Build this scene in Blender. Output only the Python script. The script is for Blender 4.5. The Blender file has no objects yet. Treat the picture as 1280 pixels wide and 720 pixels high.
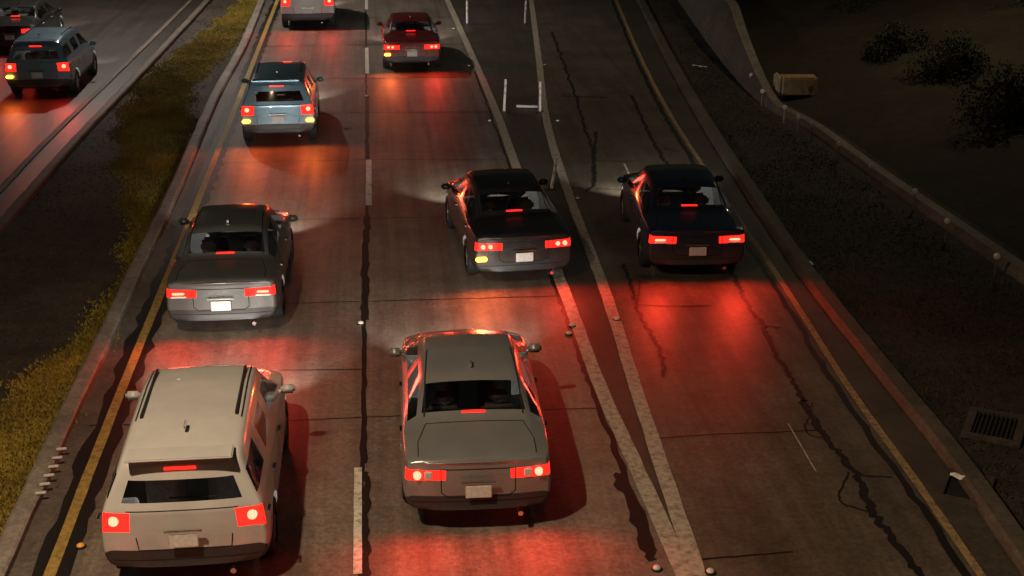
import bpy, bmesh, math, random
import numpy as np
from mathutils import Vector, Matrix
random.seed(7); rng = np.random.default_rng(7)
C = bpy.context.scene.collection
sc = bpy.context.scene
R = math.radians

# ------------------------------------------------------------ camera, sky, exposure
CAM_H, PITCH, FPX = 8.43, R(20.5), 1685.0
cam = bpy.data.cameras.new('camera'); camo = bpy.data.objects.new('camera', cam); C.objects.link(camo)
cam.sensor_width = 36; cam.lens = FPX / 1280 * 36; cam.clip_end = 3000; cam.clip_start = .1
camo.location = (0, 0, CAM_H); camo.rotation_euler = (math.pi / 2 - PITCH, 0, 0)
sc.camera = camo
w = bpy.data.worlds.new('World'); sc.world = w; w.use_nodes = True
nt = w.node_tree; bg = nt.nodes['Background']
sky = nt.nodes.new('ShaderNodeTexSky'); sky.sky_type = 'NISHITA'; sky.sun_disc = False
sky.sun_elevation = R(2); sky.sun_rotation = R(200)
nt.links.new(sky.outputs[0], bg.inputs[0]); bg.inputs[1].default_value = 0.007
sun = bpy.data.lights.new('moonlight', 'SUN'); suno = bpy.data.objects.new('moonlight', sun); C.objects.link(suno)
sun.energy = 0.02; sun.angle = R(10); sun.color = (1, .85, .7); suno.rotation_euler = (R(25), R(-15), 0)
sc.view_settings.view_transform = 'Standard'; sc.view_settings.look = 'None'
sc.view_settings.exposure = 0.0; sc.view_settings.gamma = 1

TAIL_W, HEAD_W, LAMP_W = 55.0, 300.0, 7800.0

def G(px, py, z=0.0):
    """photo pixel (1280x720) to the point at height z under it"""
    x, y = (px - 640) / FPX, (360 - py) / FPX
    d = Vector((x, math.cos(PITCH) + y * math.sin(PITCH), -math.sin(PITCH) + y * math.cos(PITCH)))
    t = (CAM_H - z) / -d.z
    return Vector((d.x * t, d.y * t, z))

# ------------------------------------------------------------ helpers
def tag(o, label=None, cat=None, group=None, kind=None):
    if label: o['label'] = label
    if cat: o['category'] = cat
    if group: o['group'] = group
    if kind: o['kind'] = kind
    return o
def empty(name, loc, rz, label, cat, group=None):
    o = bpy.data.objects.new(name, None); C.objects.link(o)
    o.location = loc; o.rotation_euler = (0, 0, rz); o.empty_display_size = .2
    return tag(o, label, cat, group)
def mesh(name, V, F, m=None, parent=None, smooth=False):
    me = bpy.data.meshes.new(name); me.from_pydata([tuple(v) for v in V], [], F); me.update()
    if m: me.materials.append(m)
    if smooth: me.shade_smooth()
    o = bpy.data.objects.new(name, me); C.objects.link(o)
    if parent: o.parent = parent
    return o
def from_bm(name, bm, m, parent=None, smooth=False):
    bmesh.ops.recalc_face_normals(bm, faces=bm.faces)
    me = bpy.data.meshes.new(name); bm.to_mesh(me); bm.free()
    if m: me.materials.append(m)
    if smooth: me.shade_smooth()
    o = bpy.data.objects.new(name, me); C.objects.link(o)
    if parent: o.parent = parent
    return o
def bbox(bm, c, s, bev=0.0, rot=None):
    r = bmesh.ops.create_cube(bm, size=1)
    vs = r['verts']
    for v in vs: v.co = Vector((v.co.x * s[0], v.co.y * s[1], v.co.z * s[2]))
    if bev:
        es = list({e for v in vs for e in v.link_edges})
        rr = bmesh.ops.bevel(bm, geom=es, offset=bev, segments=2, affect='EDGES')
        vs = list({v for f in rr['faces'] for v in f.verts} | {v for v in vs if v.is_valid})
    M = Matrix.Translation(c) @ (rot if rot else Matrix())
    for v in vs: v.co = M @ v.co
def bcyl(bm, a, b, r1, r2=None, seg=16):
    a, b = Vector(a), Vector(b); d = b - a
    q = d.to_track_quat('Z', 'Y').to_matrix().to_4x4()
    bmesh.ops.create_cone(bm, cap_ends=True, segments=seg, radius1=r1, radius2=r1 if r2 is None else r2,
                          depth=d.length, matrix=Matrix.Translation((a + b) / 2) @ q)
def resample(P, step):
    P = [Vector(p) for p in P]
    # catmull-rom for smooth curves
    Q = []
    for i in range(len(P) - 1):
        p0 = P[max(i - 1, 0)]; p1 = P[i]; p2 = P[i + 1]; p3 = P[min(i + 2, len(P) - 1)]
        n = max(1, int((p2 - p1).length / step))
        for k in range(n):
            t = k / n
            Q.append(.5 * ((2 * p1) + (-p0 + p2) * t + (2 * p0 - 5 * p1 + 4 * p2 - p3) * t * t + (-p0 + 3 * p1 - 3 * p2 + p3) * t ** 3))
    Q.append(P[-1]); return Q
def ribbon_geo(P, w0, z, jitter=0.0, V=None, F=None):
    V = [] if V is None else V; F = [] if F is None else F
    b = len(V)
    for i, p in enumerate(P):
        d = (P[min(i + 1, len(P) - 1)] - P[max(i - 1, 0)]); d.z = 0; d.normalize()
        n = Vector((-d.y, d.x, 0)); ww = w0[i] if hasattr(w0, '__len__') else w0
        a = ww / 2 * (1 + random.uniform(-jitter, jitter)); c = ww / 2 * (1 + random.uniform(-jitter, jitter))
        V += [(p.x + n.x * a, p.y + n.y * a, z), (p.x - n.x * c, p.y - n.y * c, z)]
    for i in range(len(P) - 1):
        F.append((b + 2 * i, b + 2 * i + 1, b + 2 * i + 3, b + 2 * i + 2))
    return V, F
def pxline(pts, step=.25):
    return resample([G(*p) for p in pts], step)
def extend(pts, back=6, fwd=120):
    """continue a ground line beyond the picture at both ends (first point = far end)"""
    P = [G(*p) for p in pts]
    a = P[0] + (P[0] - P[1]).normalized() * fwd
    b = P[-1] + (P[-1] - P[-2]).normalized() * back
    d = (P[0] - P[1]).normalized(); st = (P[0] - P[1]).length
    mids = [P[0] + d * st * k for k in (1, 2, 4, 8) if st * k < fwd * .6]
    return [a] + mids[::-1] + P + [b]

# ------------------------------------------------------------ materials
def new_mat(name):
    m = bpy.data.materials.new(name); m.use_nodes = True
    return m, m.node_tree.nodes, m.node_tree.links, m.node_tree.nodes['Principled BSDF']
def plain(name, col, rough=.5, metal=0, noise=.15, scale=20, coat=0, bump=0):
    m, N, L, b = new_mat(name)
    tc = N.new('ShaderNodeTexCoord'); no = N.new('ShaderNodeTexNoise'); no.inputs['Scale'].default_value = scale
    no.inputs['Detail'].default_value = 6
    L.new(tc.outputs['Object'], no.inputs['Vector'])
    r = N.new('ShaderNodeValToRGB'); r.color_ramp.elements[0].position = .3; r.color_ramp.elements[1].position = .7
    r.color_ramp.elements[0].color = tuple(c * (1 - noise) for c in col) + (1,)
    r.color_ramp.elements[1].color = tuple(min(1, c * (1 + noise)) for c in col) + (1,)
    L.new(no.outputs[0], r.inputs[0]); L.new(r.outputs[0], b.inputs['Base Color'])
    b.inputs['Roughness'].default_value = rough; b.inputs['Metallic'].default_value = metal
    b.inputs['Coat Weight'].default_value = coat
    if bump:
        bp = N.new('ShaderNodeBump'); bp.inputs['Strength'].default_value = bump; bp.inputs['Distance'].default_value = .02
        L.new(no.outputs[0], bp.inputs['Height']); L.new(bp.outputs[0], b.inputs['Normal'])
    return m
def emit(name, col, strength):
    m, N, L, b = new_mat(name)
    b.inputs['Base Color'].default_value = tuple(c * .5 for c in col) + (1,)
    b.inputs['Roughness'].default_value = .15
    b.inputs['Emission Color'].default_value = col + (1,)
    # ribbed lens: brighter and dimmer bands inside the lamp
    tc = N.new('ShaderNodeTexCoord'); wv = N.new('ShaderNodeTexWave'); wv.inputs['Scale'].default_value = 9
    wv.inputs['Distortion'].default_value = .5
    L.new(tc.outputs['Object'], wv.inputs['Vector'])
    mr = N.new('ShaderNodeMapRange'); mr.inputs['To Min'].default_value = strength * .85; mr.inputs['To Max'].default_value = strength * 1.1
    L.new(wv.outputs['Fac'], mr.inputs['Value']); L.new(mr.outputs[0], b.inputs['Emission Strength'])
    return m
ROAD_ANG = math.atan2(G(461, -100).x - G(452, 700).x, G(461, -100).y - G(452, 700).y)   # heading of the lanes
def surface(name, base, dark, light, rough=(.35, .6), streak=.5, grain=.35, bump=.25, patch=.5, crack=False):
    """worn pavement: blotches, aggregate grain, streaks along the lanes"""
    m, N, L, b = new_mat(name)
    tc = N.new('ShaderNodeTexCoord')
    mp = N.new('ShaderNodeMapping'); mp.inputs['Rotation'].default_value = (0, 0, ROAD_ANG)
    L.new(tc.outputs['Object'], mp.inputs['Vector'])
    st = N.new('ShaderNodeMapping'); st.inputs['Scale'].default_value = (1.6, .05, 1)
    L.new(mp.outputs[0], st.inputs['Vector'])
    def noise(src, scale, detail=8, rg=.6):
        n = N.new('ShaderNodeTexNoise'); n.inputs['Scale'].default_value = scale
        n.inputs['Detail'].default_value = detail; n.inputs['Roughness'].default_value = rg
        L.new(src, n.inputs['Vector']); return n.outputs[0]
    def ramp(src, p0, p1, c0, c1):
        r = N.new('ShaderNodeValToRGB'); r.color_ramp.elements[0].position = p0; r.color_ramp.elements[1].position = p1
        r.color_ramp.elements[0].color = c0 + (1,); r.color_ramp.elements[1].color = c1 + (1,)
        L.new(src, r.inputs[0]); return r.outputs[0]
    def mul(a, c, f):
        x = N.new('ShaderNodeMix'); x.data_type = 'RGBA'; x.blend_type = 'MULTIPLY'; x.inputs[0].default_value = f
        L.new(a, x.inputs[6]); L.new(c, x.inputs[7]); return x.outputs[2]
    col = ramp(noise(tc.outputs['Object'], .55, 10, .65), .3, .72, dark, light)
    col = mul(col, ramp(noise(st.outputs[0], 2.2, 6), .32, .62, (.45, .43, .42), (1, 1, 1)), streak)
    col = mul(col, ramp(noise(tc.outputs['Object'], 3.5, 9, .7), .36, .6, (.55, .52, .5), (1.08, 1.06, 1.04)), patch)
    gr = noise(tc.outputs['Object'], 60, 5, .8)
    col = mul(col, ramp(gr, .35, .65, (.35, .35, .35), (1.3, 1.3, 1.3)), grain)
    mid = noise(tc.outputs['Object'], 14, 6, .7)
    col = mul(col, ramp(mid, .38, .62, (.66, .64, .62), (1.12, 1.1, 1.08)), .75)
    # small dark spots (oil drips, gum)
    vo = N.new('ShaderNodeTexVoronoi'); vo.inputs['Scale'].default_value = 2.6; vo.inputs['Randomness'].default_value = 1
    L.new(tc.outputs['Object'], vo.inputs['Vector'])
    col = mul(col, ramp(vo.outputs['Distance'], .03, .075, (.3, .28, .26), (1, 1, 1)), .7)
    L.new(col, b.inputs['Base Color'])
    mr = N.new('ShaderNodeMapRange'); mr.inputs['To Min'].default_value = rough[0]; mr.inputs['To Max'].default_value = rough[1]
    ad = N.new('ShaderNodeMath'); ad.operation = 'MULTIPLY_ADD'; L.new(mid, ad.inputs[0]); ad.inputs[1].default_value = 1.2
    ad2 = N.new('ShaderNodeMath'); ad2.operation = 'SUBTRACT'; L.new(noise(st.outputs[0], 3, 5), ad2.inputs[0]); ad2.inputs[1].default_value = .6
    L.new(ad2.outputs[0], ad.inputs[2])
    L.new(ad.outputs[0], mr.inputs['Value']); L.new(mr.outputs[0], b.inputs['Roughness'])
    bp = N.new('ShaderNodeBump'); bp.inputs['Strength'].default_value = bump; bp.inputs['Distance'].default_value = .01
    hs = N.new('ShaderNodeMath'); hs.operation = 'ADD'; L.new(gr, hs.inputs[0]); L.new(mid, hs.inputs[1]); L.new(hs.outputs[0], bp.inputs['Height']); L.new(bp.outputs[0], b.inputs['Normal'])
    return m
M = {}
M['concrete'] = surface('lane concrete', None, (.15, .125, .10), (.27, .235, .20), rough=(.36, .66), streak=.75, bump=.5)
M['ramp'] = surface('ramp concrete', None, (.085, .07, .052), (.17, .145, .11), rough=(.4, .62), streak=.6)
M['gore'] = surface('gore asphalt', None, (.05, .042, .032), (.10, .085, .068), rough=(.45, .7), streak=.3)
M['asphalt'] = surface('shoulder asphalt', None, (.075, .065, .055), (.15, .13, .115), rough=(.5, .75), streak=.3)
M['far_asphalt'] = surface('far carriageway', None, (.022, .018, .015), (.05, .042, .036), rough=(.4, .6), streak=.5)
M['kerb'] = surface('kerb concrete', None, (.16, .145, .13), (.34, .31, .28), rough=(.6, .8), streak=.2)
M['darkkerb'] = surface('dark kerb', None, (.07, .06, .045), (.16, .14, .11), rough=(.6, .85), streak=.2)
M['dirt'] = surface('verge dirt', None, (.018, .015, .012), (.085, .068, .05), rough=(.85, .95), streak=.2, bump=.8, patch=.9, grain=.6)
M['tar'] = plain('tar seal', (.007, .0065, .006), .55, noise=.5, scale=30)
M['wall'] = surface('barrier concrete', None, (.16, .14, .12), (.30, .27, .23), rough=(.7, .85), streak=.3)
def paint_line(name, col, under, wear=.5):
    m, N, L, b = new_mat(name)
    tc = N.new('ShaderNodeTexCoord'); n = N.new('ShaderNodeTexNoise'); n.inputs['Scale'].default_value = 9
    n.inputs['Detail'].default_value = 9; n.inputs['Roughness'].default_value = .75
    L.new(tc.outputs['Object'], n.inputs['Vector'])
    r = N.new('ShaderNodeValToRGB'); r.color_ramp.elements[0].position = wear - .12; r.color_ramp.elements[1].position = wear + .1
    r.color_ramp.elements[0].color = under + (1,); r.color_ramp.elements[1].color = col + (1,)
    L.new(n.outputs[0], r.inputs[0]); L.new(r.outputs[0], b.inputs['Base Color']); b.inputs['Roughness'].default_value = .6
    return m
M['white'] = paint_line('worn white paint', (.62, .58, .52), (.2, .17, .14), .44)
M['gorewhite'] = paint_line('dirty white paint', (.42, .37, .30), (.15, .125, .095), .46)
M['yellow'] = paint_line('worn yellow paint', (.36, .23, .05), (.12, .09, .05), .47)
M['oldyellow'] = paint_line('old edge paint', (.36, .25, .11), (.10, .08, .05), .46)
M['rubber'] = plain('tyre rubber', (.015, .015, .016), .8)
M['rim'] = plain('alloy rim', (.5, .5, .52), .3, 1)
M['glass'] = plain('tinted car glass', (.01, .012, .014), .04, noise=.05)
def glass_mat():
    m, N, L, b = new_mat('tinted car window'); out = N['Material Output']
    tr = N.new('ShaderNodeBsdfTransparent'); tr.inputs[0].default_value = (.42, .44, .45, 1)
    gl = N.new('ShaderNodeBsdfGlossy'); gl.inputs['Roughness'].default_value = .05
    fr = N.new('ShaderNodeFresnel'); fr.inputs[0].default_value = 1.6; mx = N.new('ShaderNodeMixShader')
    L.new(fr.outputs[0], mx.inputs[0]); L.new(tr.outputs[0], mx.inputs[1]); L.new(gl.outputs[0], mx.inputs[2]); L.new(mx.outputs[0], out.inputs['Surface'])
    return m
M['glass'] = glass_mat()
M['seat'] = plain('grey seat cloth', (.13, .12, .115), .85, noise=.2)
M['cabin'] = plain('dark cabin trim', (.035, .034, .033), .8)
M['plastic'] = plain('dark plastic', (.03, .03, .032), .45)
M['well'] = plain('wheel arch lining', (.006, .006, .006), .9)
M['plate'] = plain('number plate', (.65, .65, .62), .4)
M['chrome'] = plain('chrome trim', (.7, .7, .7), .15, 1)
M['tail'] = emit('lit red tail lamp', (1.0, .014, .008), 2.6)
M['core'] = emit('lit red lamp bulb', (1.0, .09, .05), 9.0)
M['tailglass'] = plain('red lens', (.35, .01, .008), .12)
M['amber'] = emit('lit amber indicator', (1.0, .42, .04), 7.0)
M['head'] = emit('lit headlamp', (1.0, .93, .8), 14.0)
M['refl'] = plain('white reflector', (.6, .58, .54), .25, noise=.03)
M['brightrefl'] = plain('bright white reflector', (.9, .88, .85), .2, noise=.02)
M['amberrefl'] = plain('amber reflector', (.8, .38, .05), .25, noise=.05)
M['post'] = plain('white plastic post', (.78, .76, .72), .45, noise=.1)
M['steel'] = plain('galvanised steel', (.3, .3, .3), .45, .8)
M['beige'] = plain('beige painted steel', (.36, .24, .11), .6, noise=.3, scale=6)
M['cream'] = plain('pale end panel', (.62, .52, .36), .5, noise=.2, scale=8)
def paint(name, col, metal=.3):
    m = plain(name, col, .28, metal, noise=.06, scale=3, coat=.8)
    N, L = m.node_tree.nodes, m.node_tree.links; b = N['Principled BSDF']; src = b.inputs['Base Color'].links[0].from_socket
    # road film: dirt rising from the sills, fine dust patches, and dark lining on the inner side of the shell
    tc = N.new('ShaderNodeTexCoord'); sp = N.new('ShaderNodeSeparateXYZ'); L.new(tc.outputs['Object'], sp.inputs[0])
    n = N.new('ShaderNodeTexNoise'); n.inputs['Scale'].default_value = 5; n.inputs['Detail'].default_value = 8; L.new(tc.outputs['Object'], n.inputs['Vector'])
    mr = N.new('ShaderNodeMapRange'); mr.inputs['From Min'].default_value = .85; mr.inputs['From Max'].default_value = .25; mr.inputs['To Max'].default_value = .8
    L.new(sp.outputs[2], mr.inputs['Value']); mu = N.new('ShaderNodeMath'); mu.operation = 'MULTIPLY'; L.new(mr.outputs[0], mu.inputs[0]); L.new(n.outputs[0], mu.inputs[1])
    ad = N.new('ShaderNodeMath'); ad.operation = 'MULTIPLY_ADD'; L.new(n.outputs[0], ad.inputs[0]); ad.inputs[1].default_value = .16; L.new(mu.outputs[0], ad.inputs[2]); ad.use_clamp = True
    x = N.new('ShaderNodeMix'); x.data_type = 'RGBA'; L.new(ad.outputs[0], x.inputs[0]); L.new(src, x.inputs[6]); x.inputs[7].default_value = (.11, .095, .075, 1)
    ge = N.new('ShaderNodeNewGeometry'); y = N.new('ShaderNodeMix'); y.data_type = 'RGBA'; L.new(ge.outputs['Backfacing'], y.inputs[0]); L.new(x.outputs[2], y.inputs[6]); y.inputs[7].default_value = (.05, .048, .045, 1)
    L.new(y.outputs[2], b.inputs['Base Color'])
    rr = N.new('ShaderNodeMapRange'); rr.inputs['To Min'].default_value = .22; rr.inputs['To Max'].default_value = .6; L.new(ad.outputs[0], rr.inputs['Value']); L.new(rr.outputs[0], b.inputs['Roughness'])
    b.inputs['Coat Weight'].default_value = .5
    return m
M['p_white'] = paint('white car paint', (.56, .56, .56), 0)
M['p_silver'] = paint('silver car paint', (.42, .43, .44), .6)
M['p_grey'] = paint('grey car paint', (.16, .165, .17), .5)
M['p_blue'] = paint('pale blue car paint', (.24, .40, .52), .35)
M['p_dark'] = paint('black car paint', (.012, .012, .014), .1)
M['p_red'] = paint('dark red car paint', (.16, .012, .01), .3)
M['p_darkblue'] = paint('dark blue car paint', (.015, .03, .07), .3)

# ------------------------------------------------------------ setting: ground sheets
def sheet(name, pts_px, z, m, dense=None):
    P = [G(*p) if len(p) == 2 else Vector(p) for p in pts_px]
    V = [(p.x, p.y, z) for p in P]
    o = mesh(name, V, [tuple(range(len(V)))], m); return tag(o, kind='structure')
g = mesh('ground', [(-900, -200, -.012), (900, -200, -.012), (900, 1800, -.012), (-900, 1800, -.012)], [(0, 1, 2, 3)], M['dirt'])
tag(g, kind='structure')
def strip_between(name, LA, LB, z, m):
    """surface between two ground polylines (each far to near)"""
    A = LA; B = LB; n = 60
    def samp(P):
        d = [0]
        for i in range(1, len(P)): d.append(d[-1] + (P[i] - P[i - 1]).length)
        out = []
        for k in range(n + 1):
            t = d[-1] * k / n; i = 0
            while i < len(P) - 2 and d[i + 1] < t: i += 1
            f = (t - d[i]) / max(1e-6, d[i + 1] - d[i]); out.append(P[i].lerp(P[i + 1], f))
        return out
    a, b = samp(A), samp(B); V, F = [], []
    for p, q in zip(a, b): V += [(p.x, p.y, z), (q.x, q.y, z)]
    for i in range(n): F.append((2 * i, 2 * i + 1, 2 * i + 3, 2 * i + 2))
    return tag(mesh(name, V, F, m), kind='structure')
L_KERB = [(328, 0), (303, 60), (270, 120), (218, 240), (170, 340), (132, 425), (100, 490), (50, 600), (5, 700)]
L_YEL = [(347, 0), (300, 120), (252, 240), (204, 360), (155, 480), (110, 595), (62, 720)]
L_DASH = [(457, 0), (458, 120), (459, 240), (456, 360), (455, 480), (452, 600), (450, 720)]
L_GL = [(559, 0), (612, 120), (657, 240), (704, 360), (749, 480), (798, 590), (850, 705)]
L_GR = [(664, 0), (673, 70), (683, 150), (710, 240), (755, 360), (793, 480), (836, 610), (866, 700)]
L_RY = [(770, 0), (800, 70), (836, 140), (900, 240), (975, 350), (1058, 480), (1140, 595), (1230, 725)]
L_RK = [(800, 0), (835, 70), (880, 150), (938, 240), (1010, 345), (1105, 465), (1190, 570), (1290, 710)]
L_OK = [(262, 0), (200, 67), (147, 123), (93, 180), (47, 233), (0, 286)]          # kerb of the far carriageway
E = lambda pts, **k: resample(extend(pts, **k), .5)
eK, eY, eD, eGL, eGR, eRY, eRK, eOK = map(E, (L_KERB, L_YEL, L_DASH, L_GL, L_GR, L_RY, L_RK, L_OK))
strip_between('shoulder', eK, eY, 0.0, M['asphalt'])
strip_between('road', eY, eGL, 0.0, M['concrete'])
strip_between('gore', eGL, eGR, -.004, M['gore'])
strip_between('ramp', eGR, eRY, -.002, M['ramp'])
strip_between('ramp_shoulder', eRY, eRK, 0.0, M['gore'])
far_edge = [p + Vector((-60, 25, 0)) for p in eOK]
strip_between('far_road', far_edge, eOK, 0.0, M['far_asphalt'])

def lines(name, specs, z, m, jitter=0, kind='structure'):
    V, F = [], []
    for k, (P, wd) in enumerate(specs): ribbon_geo(P, wd, z + k * .00008, jitter, V, F)
    return tag(mesh(name, V, F, m), kind=kind)
# tar bands and joints, 4 mm over the slab
wob = lambda P, a: [Vector((p.x + random.uniform(-a, a), p.y + random.uniform(-a, a), 0)) for p in P]
def off(P, d):
    out = []
    for i, p in enumerate(P):
        t = P[min(i + 1, len(P) - 1)] - P[max(i - 1, 0)]; t.z = 0; t.normalize()
        out.append(p + Vector((-t.y, t.x, 0)) * d)
    return out
tar = []
tar.append((wob(off(resample(extend(L_YEL), .3), 0), .015), .42))
tar.append((wob(resample(extend(L_DASH), .3), .01), .055))
tar.append((wob(pxline([(459, 270), (457, 330), (456, 400)]), .02), .13))
tar.append((wob(pxline([(459, 120), (459, 200)]), .01), .10))
tar.append((wob(pxline([(455, 400), (455, 580)]), .015), .07))
tar.append((wob(pxline([(458, 590), (457, 650), (458, 722)], .12), .03), .09))
tar.append((wob(off(pxline([(700, 340), (749, 475), (795, 590), (835, 690)], .2), -.16), .03), .09))
tar.append((wob(off(pxline([(790, 590), (815, 650), (838, 700)], .12), -.2), .04), .13))
tar.append((wob(off(pxline([(600, 90), (657, 240)], .3), -.15), .02), .05))
tar.append((wob(off(resample(extend(L_RY), .3), -.17), .03), .10))
tar.append((wob(off(resample(extend(L_RK), .3), .2), .03), .07))
for a in ([(225, 205), (458, 200), (645, 200)], [(200, 277), (459, 273), (668, 270)], [(165, 385), (456, 377), (600, 373), (708, 370)],
          [(110, 532), (300, 528), (455, 522), (640, 514), (758, 510)], [(350, 463), (455, 462)], [(285, 144), (458, 141), (618, 140)],
          [(305, 100), (458, 98), (600, 97)], [(325, 58), (458, 56), (585, 55)], [(340, 24), (458, 22), (570, 22)],
          [(722, 292), (790, 294)], [(795, 345), (838, 347)], [(792, 381), (850, 383), (890, 382)], [(735, 200), (790, 203)],
          [(825, 548), (900, 543), (960, 541), (1022, 538)], [(1078, 595), (1115, 597)], [(720, 235), (800, 238)], [(700, 120), (760, 122)],
          [(870, 700), (990, 690)], [(815, 182), (850, 190)]):
    tar.append((wob(resample([G(*p) for p in a], .12), .006), .028 if a[0][1] > 150 else .05))
lines('joint_seal', tar, .004, M['tar'], .25)
cr = []
cr.append((wob(pxline([(778, 330), (785, 345), (795, 375), (800, 395), (815, 420), (828, 450), (830, 470)], .08), .03), 0.063))
cr.append((wob(pxline([(790, 120), (815, 175), (840, 215), (870, 258), (897, 302), (930, 372), (950, 402), (966, 436), (986, 470), (1003, 500)], .1), .04), 0.077))
cr.append((wob(pxline([(1003, 500), (1025, 540), (1050, 570), (1074, 600), (1090, 640), (1120, 680), (1155, 725)], .08), .04), 0.098))
cr.append((wob(pxline([(690, 40), (712, 100), (738, 180), (742, 225), (735, 240)], .15), .05), 0.070))
cr.append((wob(pxline([(745, 165), (742, 230)], .1), .04), 0.056))
cr.append((wob(pxline([(945, 405), (975, 410)], .06), .02), 0.035))
cr.append((wob(pxline([(1060, 590), (1050, 625), (1082, 640)], .06), .02), 0.028))
cr.append((wob(pxline([(797, 380), (800, 350)], .06), .01), 0.028))
cr.append((wob(pxline([(1015, 505), (1008, 540), (1030, 548)], .06), .02), 0.028))
lines('crack_seal', cr, .0075, M['tar'], .35)
# painted markings
lines('edge_line_yellow', [(resample(extend(L_YEL), .4), .14)], .009, M['yellow'], .06)
lines('gore_line', [(resample(extend(L_GL), .4), .21), (resample(extend(L_GR), .4), .20)], .009, M['gorewhite'], .07)
lines('edge_line_ramp', [(resample(extend(L_RY), .4), .11)], .009, M['oldyellow'], .1)
lines('lane_dashes', [(pxline([(458.5, 60), (459, 92)]), .12), (pxline([(461, 200), (461, 257)]), .13), (pxline([(447.5, 585), (447, 718)]), .10),
                      (pxline([(458, -8), (458, 12)]), .12)], .009, M['white'], .05)
lines('scratch_line', [(pxline([(985, 530), (1020, 590)]), .02), (pxline([(780, 205), (800, 245)]), .05)], .009, M['gorewhite'], .1)

def kerb(name, P, wd, h, m, label, cat='kerb'):
    V, F = [], []
    prof = [(-wd / 2, 0), (-wd / 2, h * .8), (-wd / 2 + .03, h), (wd / 2 - .05, h), (wd / 2, h * .7), (wd / 2 + .02, 0)]
    for i, p in enumerate(P):
        t = P[min(i + 1, len(P) - 1)] - P[max(i - 1, 0)]; t.z = 0; t.normalize(); n = Vector((t.y, -t.x, 0))
        s = random.uniform(-.006, .006)
        for a, z in prof: V.append((p.x + n.x * (a + s), p.y + n.y * (a + s), z + (s if z > 0 else -.02)))
    k = len(prof)
    for i in range(len(P) - 1):
        for j in range(k - 1): F.append((i * k + j, i * k + j + 1, (i + 1) * k + j + 1, (i + 1) * k + j))
    return tag(mesh(name, V, F, m), kind='structure')
kerb('kerb', off(eK, 0), .26, .11, M['kerb'], '')
kerb('far_kerb', eOK, .24, .12, M['darkkerb'], '')
kerb('far_gutter', off(eOK, -.75), .16, .04, M['darkkerb'], '')
kerb('ramp_kerb', eRK, .30, .12, M['darkkerb'], '')

# ---- right side: concrete barrier that sinks to a low kerb, then the dark bank
L_BAR = [(848, 0), (880, 46), (915, 92), (955, 132), (1010, 163), (1060, 200), (1115, 240), (1180, 285), (1290, 362)]
Pb = resample(extend(L_BAR, back=4, fwd=60), .5)
V, F = [], []
far0 = G(955, 132)
for i, p in enumerate(Pb):
    t = Pb[min(i + 1, len(Pb) - 1)] - Pb[max(i - 1, 0)]; t.z = 0; t.normalize(); n = Vector((-t.y, t.x, 0))
    if n.x < 0: n = -n
    s = max(0, min(1, (p.y - far0.y + .5) / 9.0)); h = .16 + 1.35 * s; wtop = .22 + .1 * s
    for a, z in ((-.02, -.02), (0, h * .25), (.10 + .35 * s, h), (.10 + .35 * s + wtop, h + .01), (.16 + .45 * s + wtop, -.02)):
        V.append((p.x + n.x * a, p.y + n.y * a, z))
for i in range(len(Pb) - 1):
    for j in range(4): F.append((i * 5 + j, i * 5 + j + 1, (i + 1) * 5 + j + 1, (i + 1) * 5 + j))
bar = mesh('barrier_wall', V, F, M['wall'])
tag(bar, 'grey sloped concrete wall along the dark right bank, dropping to a low kerb', 'wall')

# embankment rising behind it
V, F = [], []
base = [G(*p) for p in L_BAR]
base = resample(extend(L_BAR, back=20, fwd=200), 2.0)
rows = 14
for i, p in enumerate(base):
    t = base[min(i + 1, len(base) - 1)] - base[max(i - 1, 0)]; t.z = 0; t.normalize(); n = Vector((-t.y, t.x, 0))
    if n.x < 0: n = -n
    for j in range(rows):
        d = .75 + j * 1.5 + .02 * j * j * 3
        V.append((p.x + n.x * d, p.y + n.y * d, -.01 + .22 * max(0, d - 1.2) + (random.uniform(-.15, .15) if j > 1 else 0)))
for i in range(len(base) - 1):
    for j in range(rows - 1): a = i * rows + j; F.append((a, a + 1, a + rows + 1, a + rows))
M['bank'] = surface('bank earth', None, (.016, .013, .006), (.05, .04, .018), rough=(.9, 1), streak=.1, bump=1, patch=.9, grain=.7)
tag(mesh('bank', V, F, M['bank'], smooth=True), kind='structure')

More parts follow.
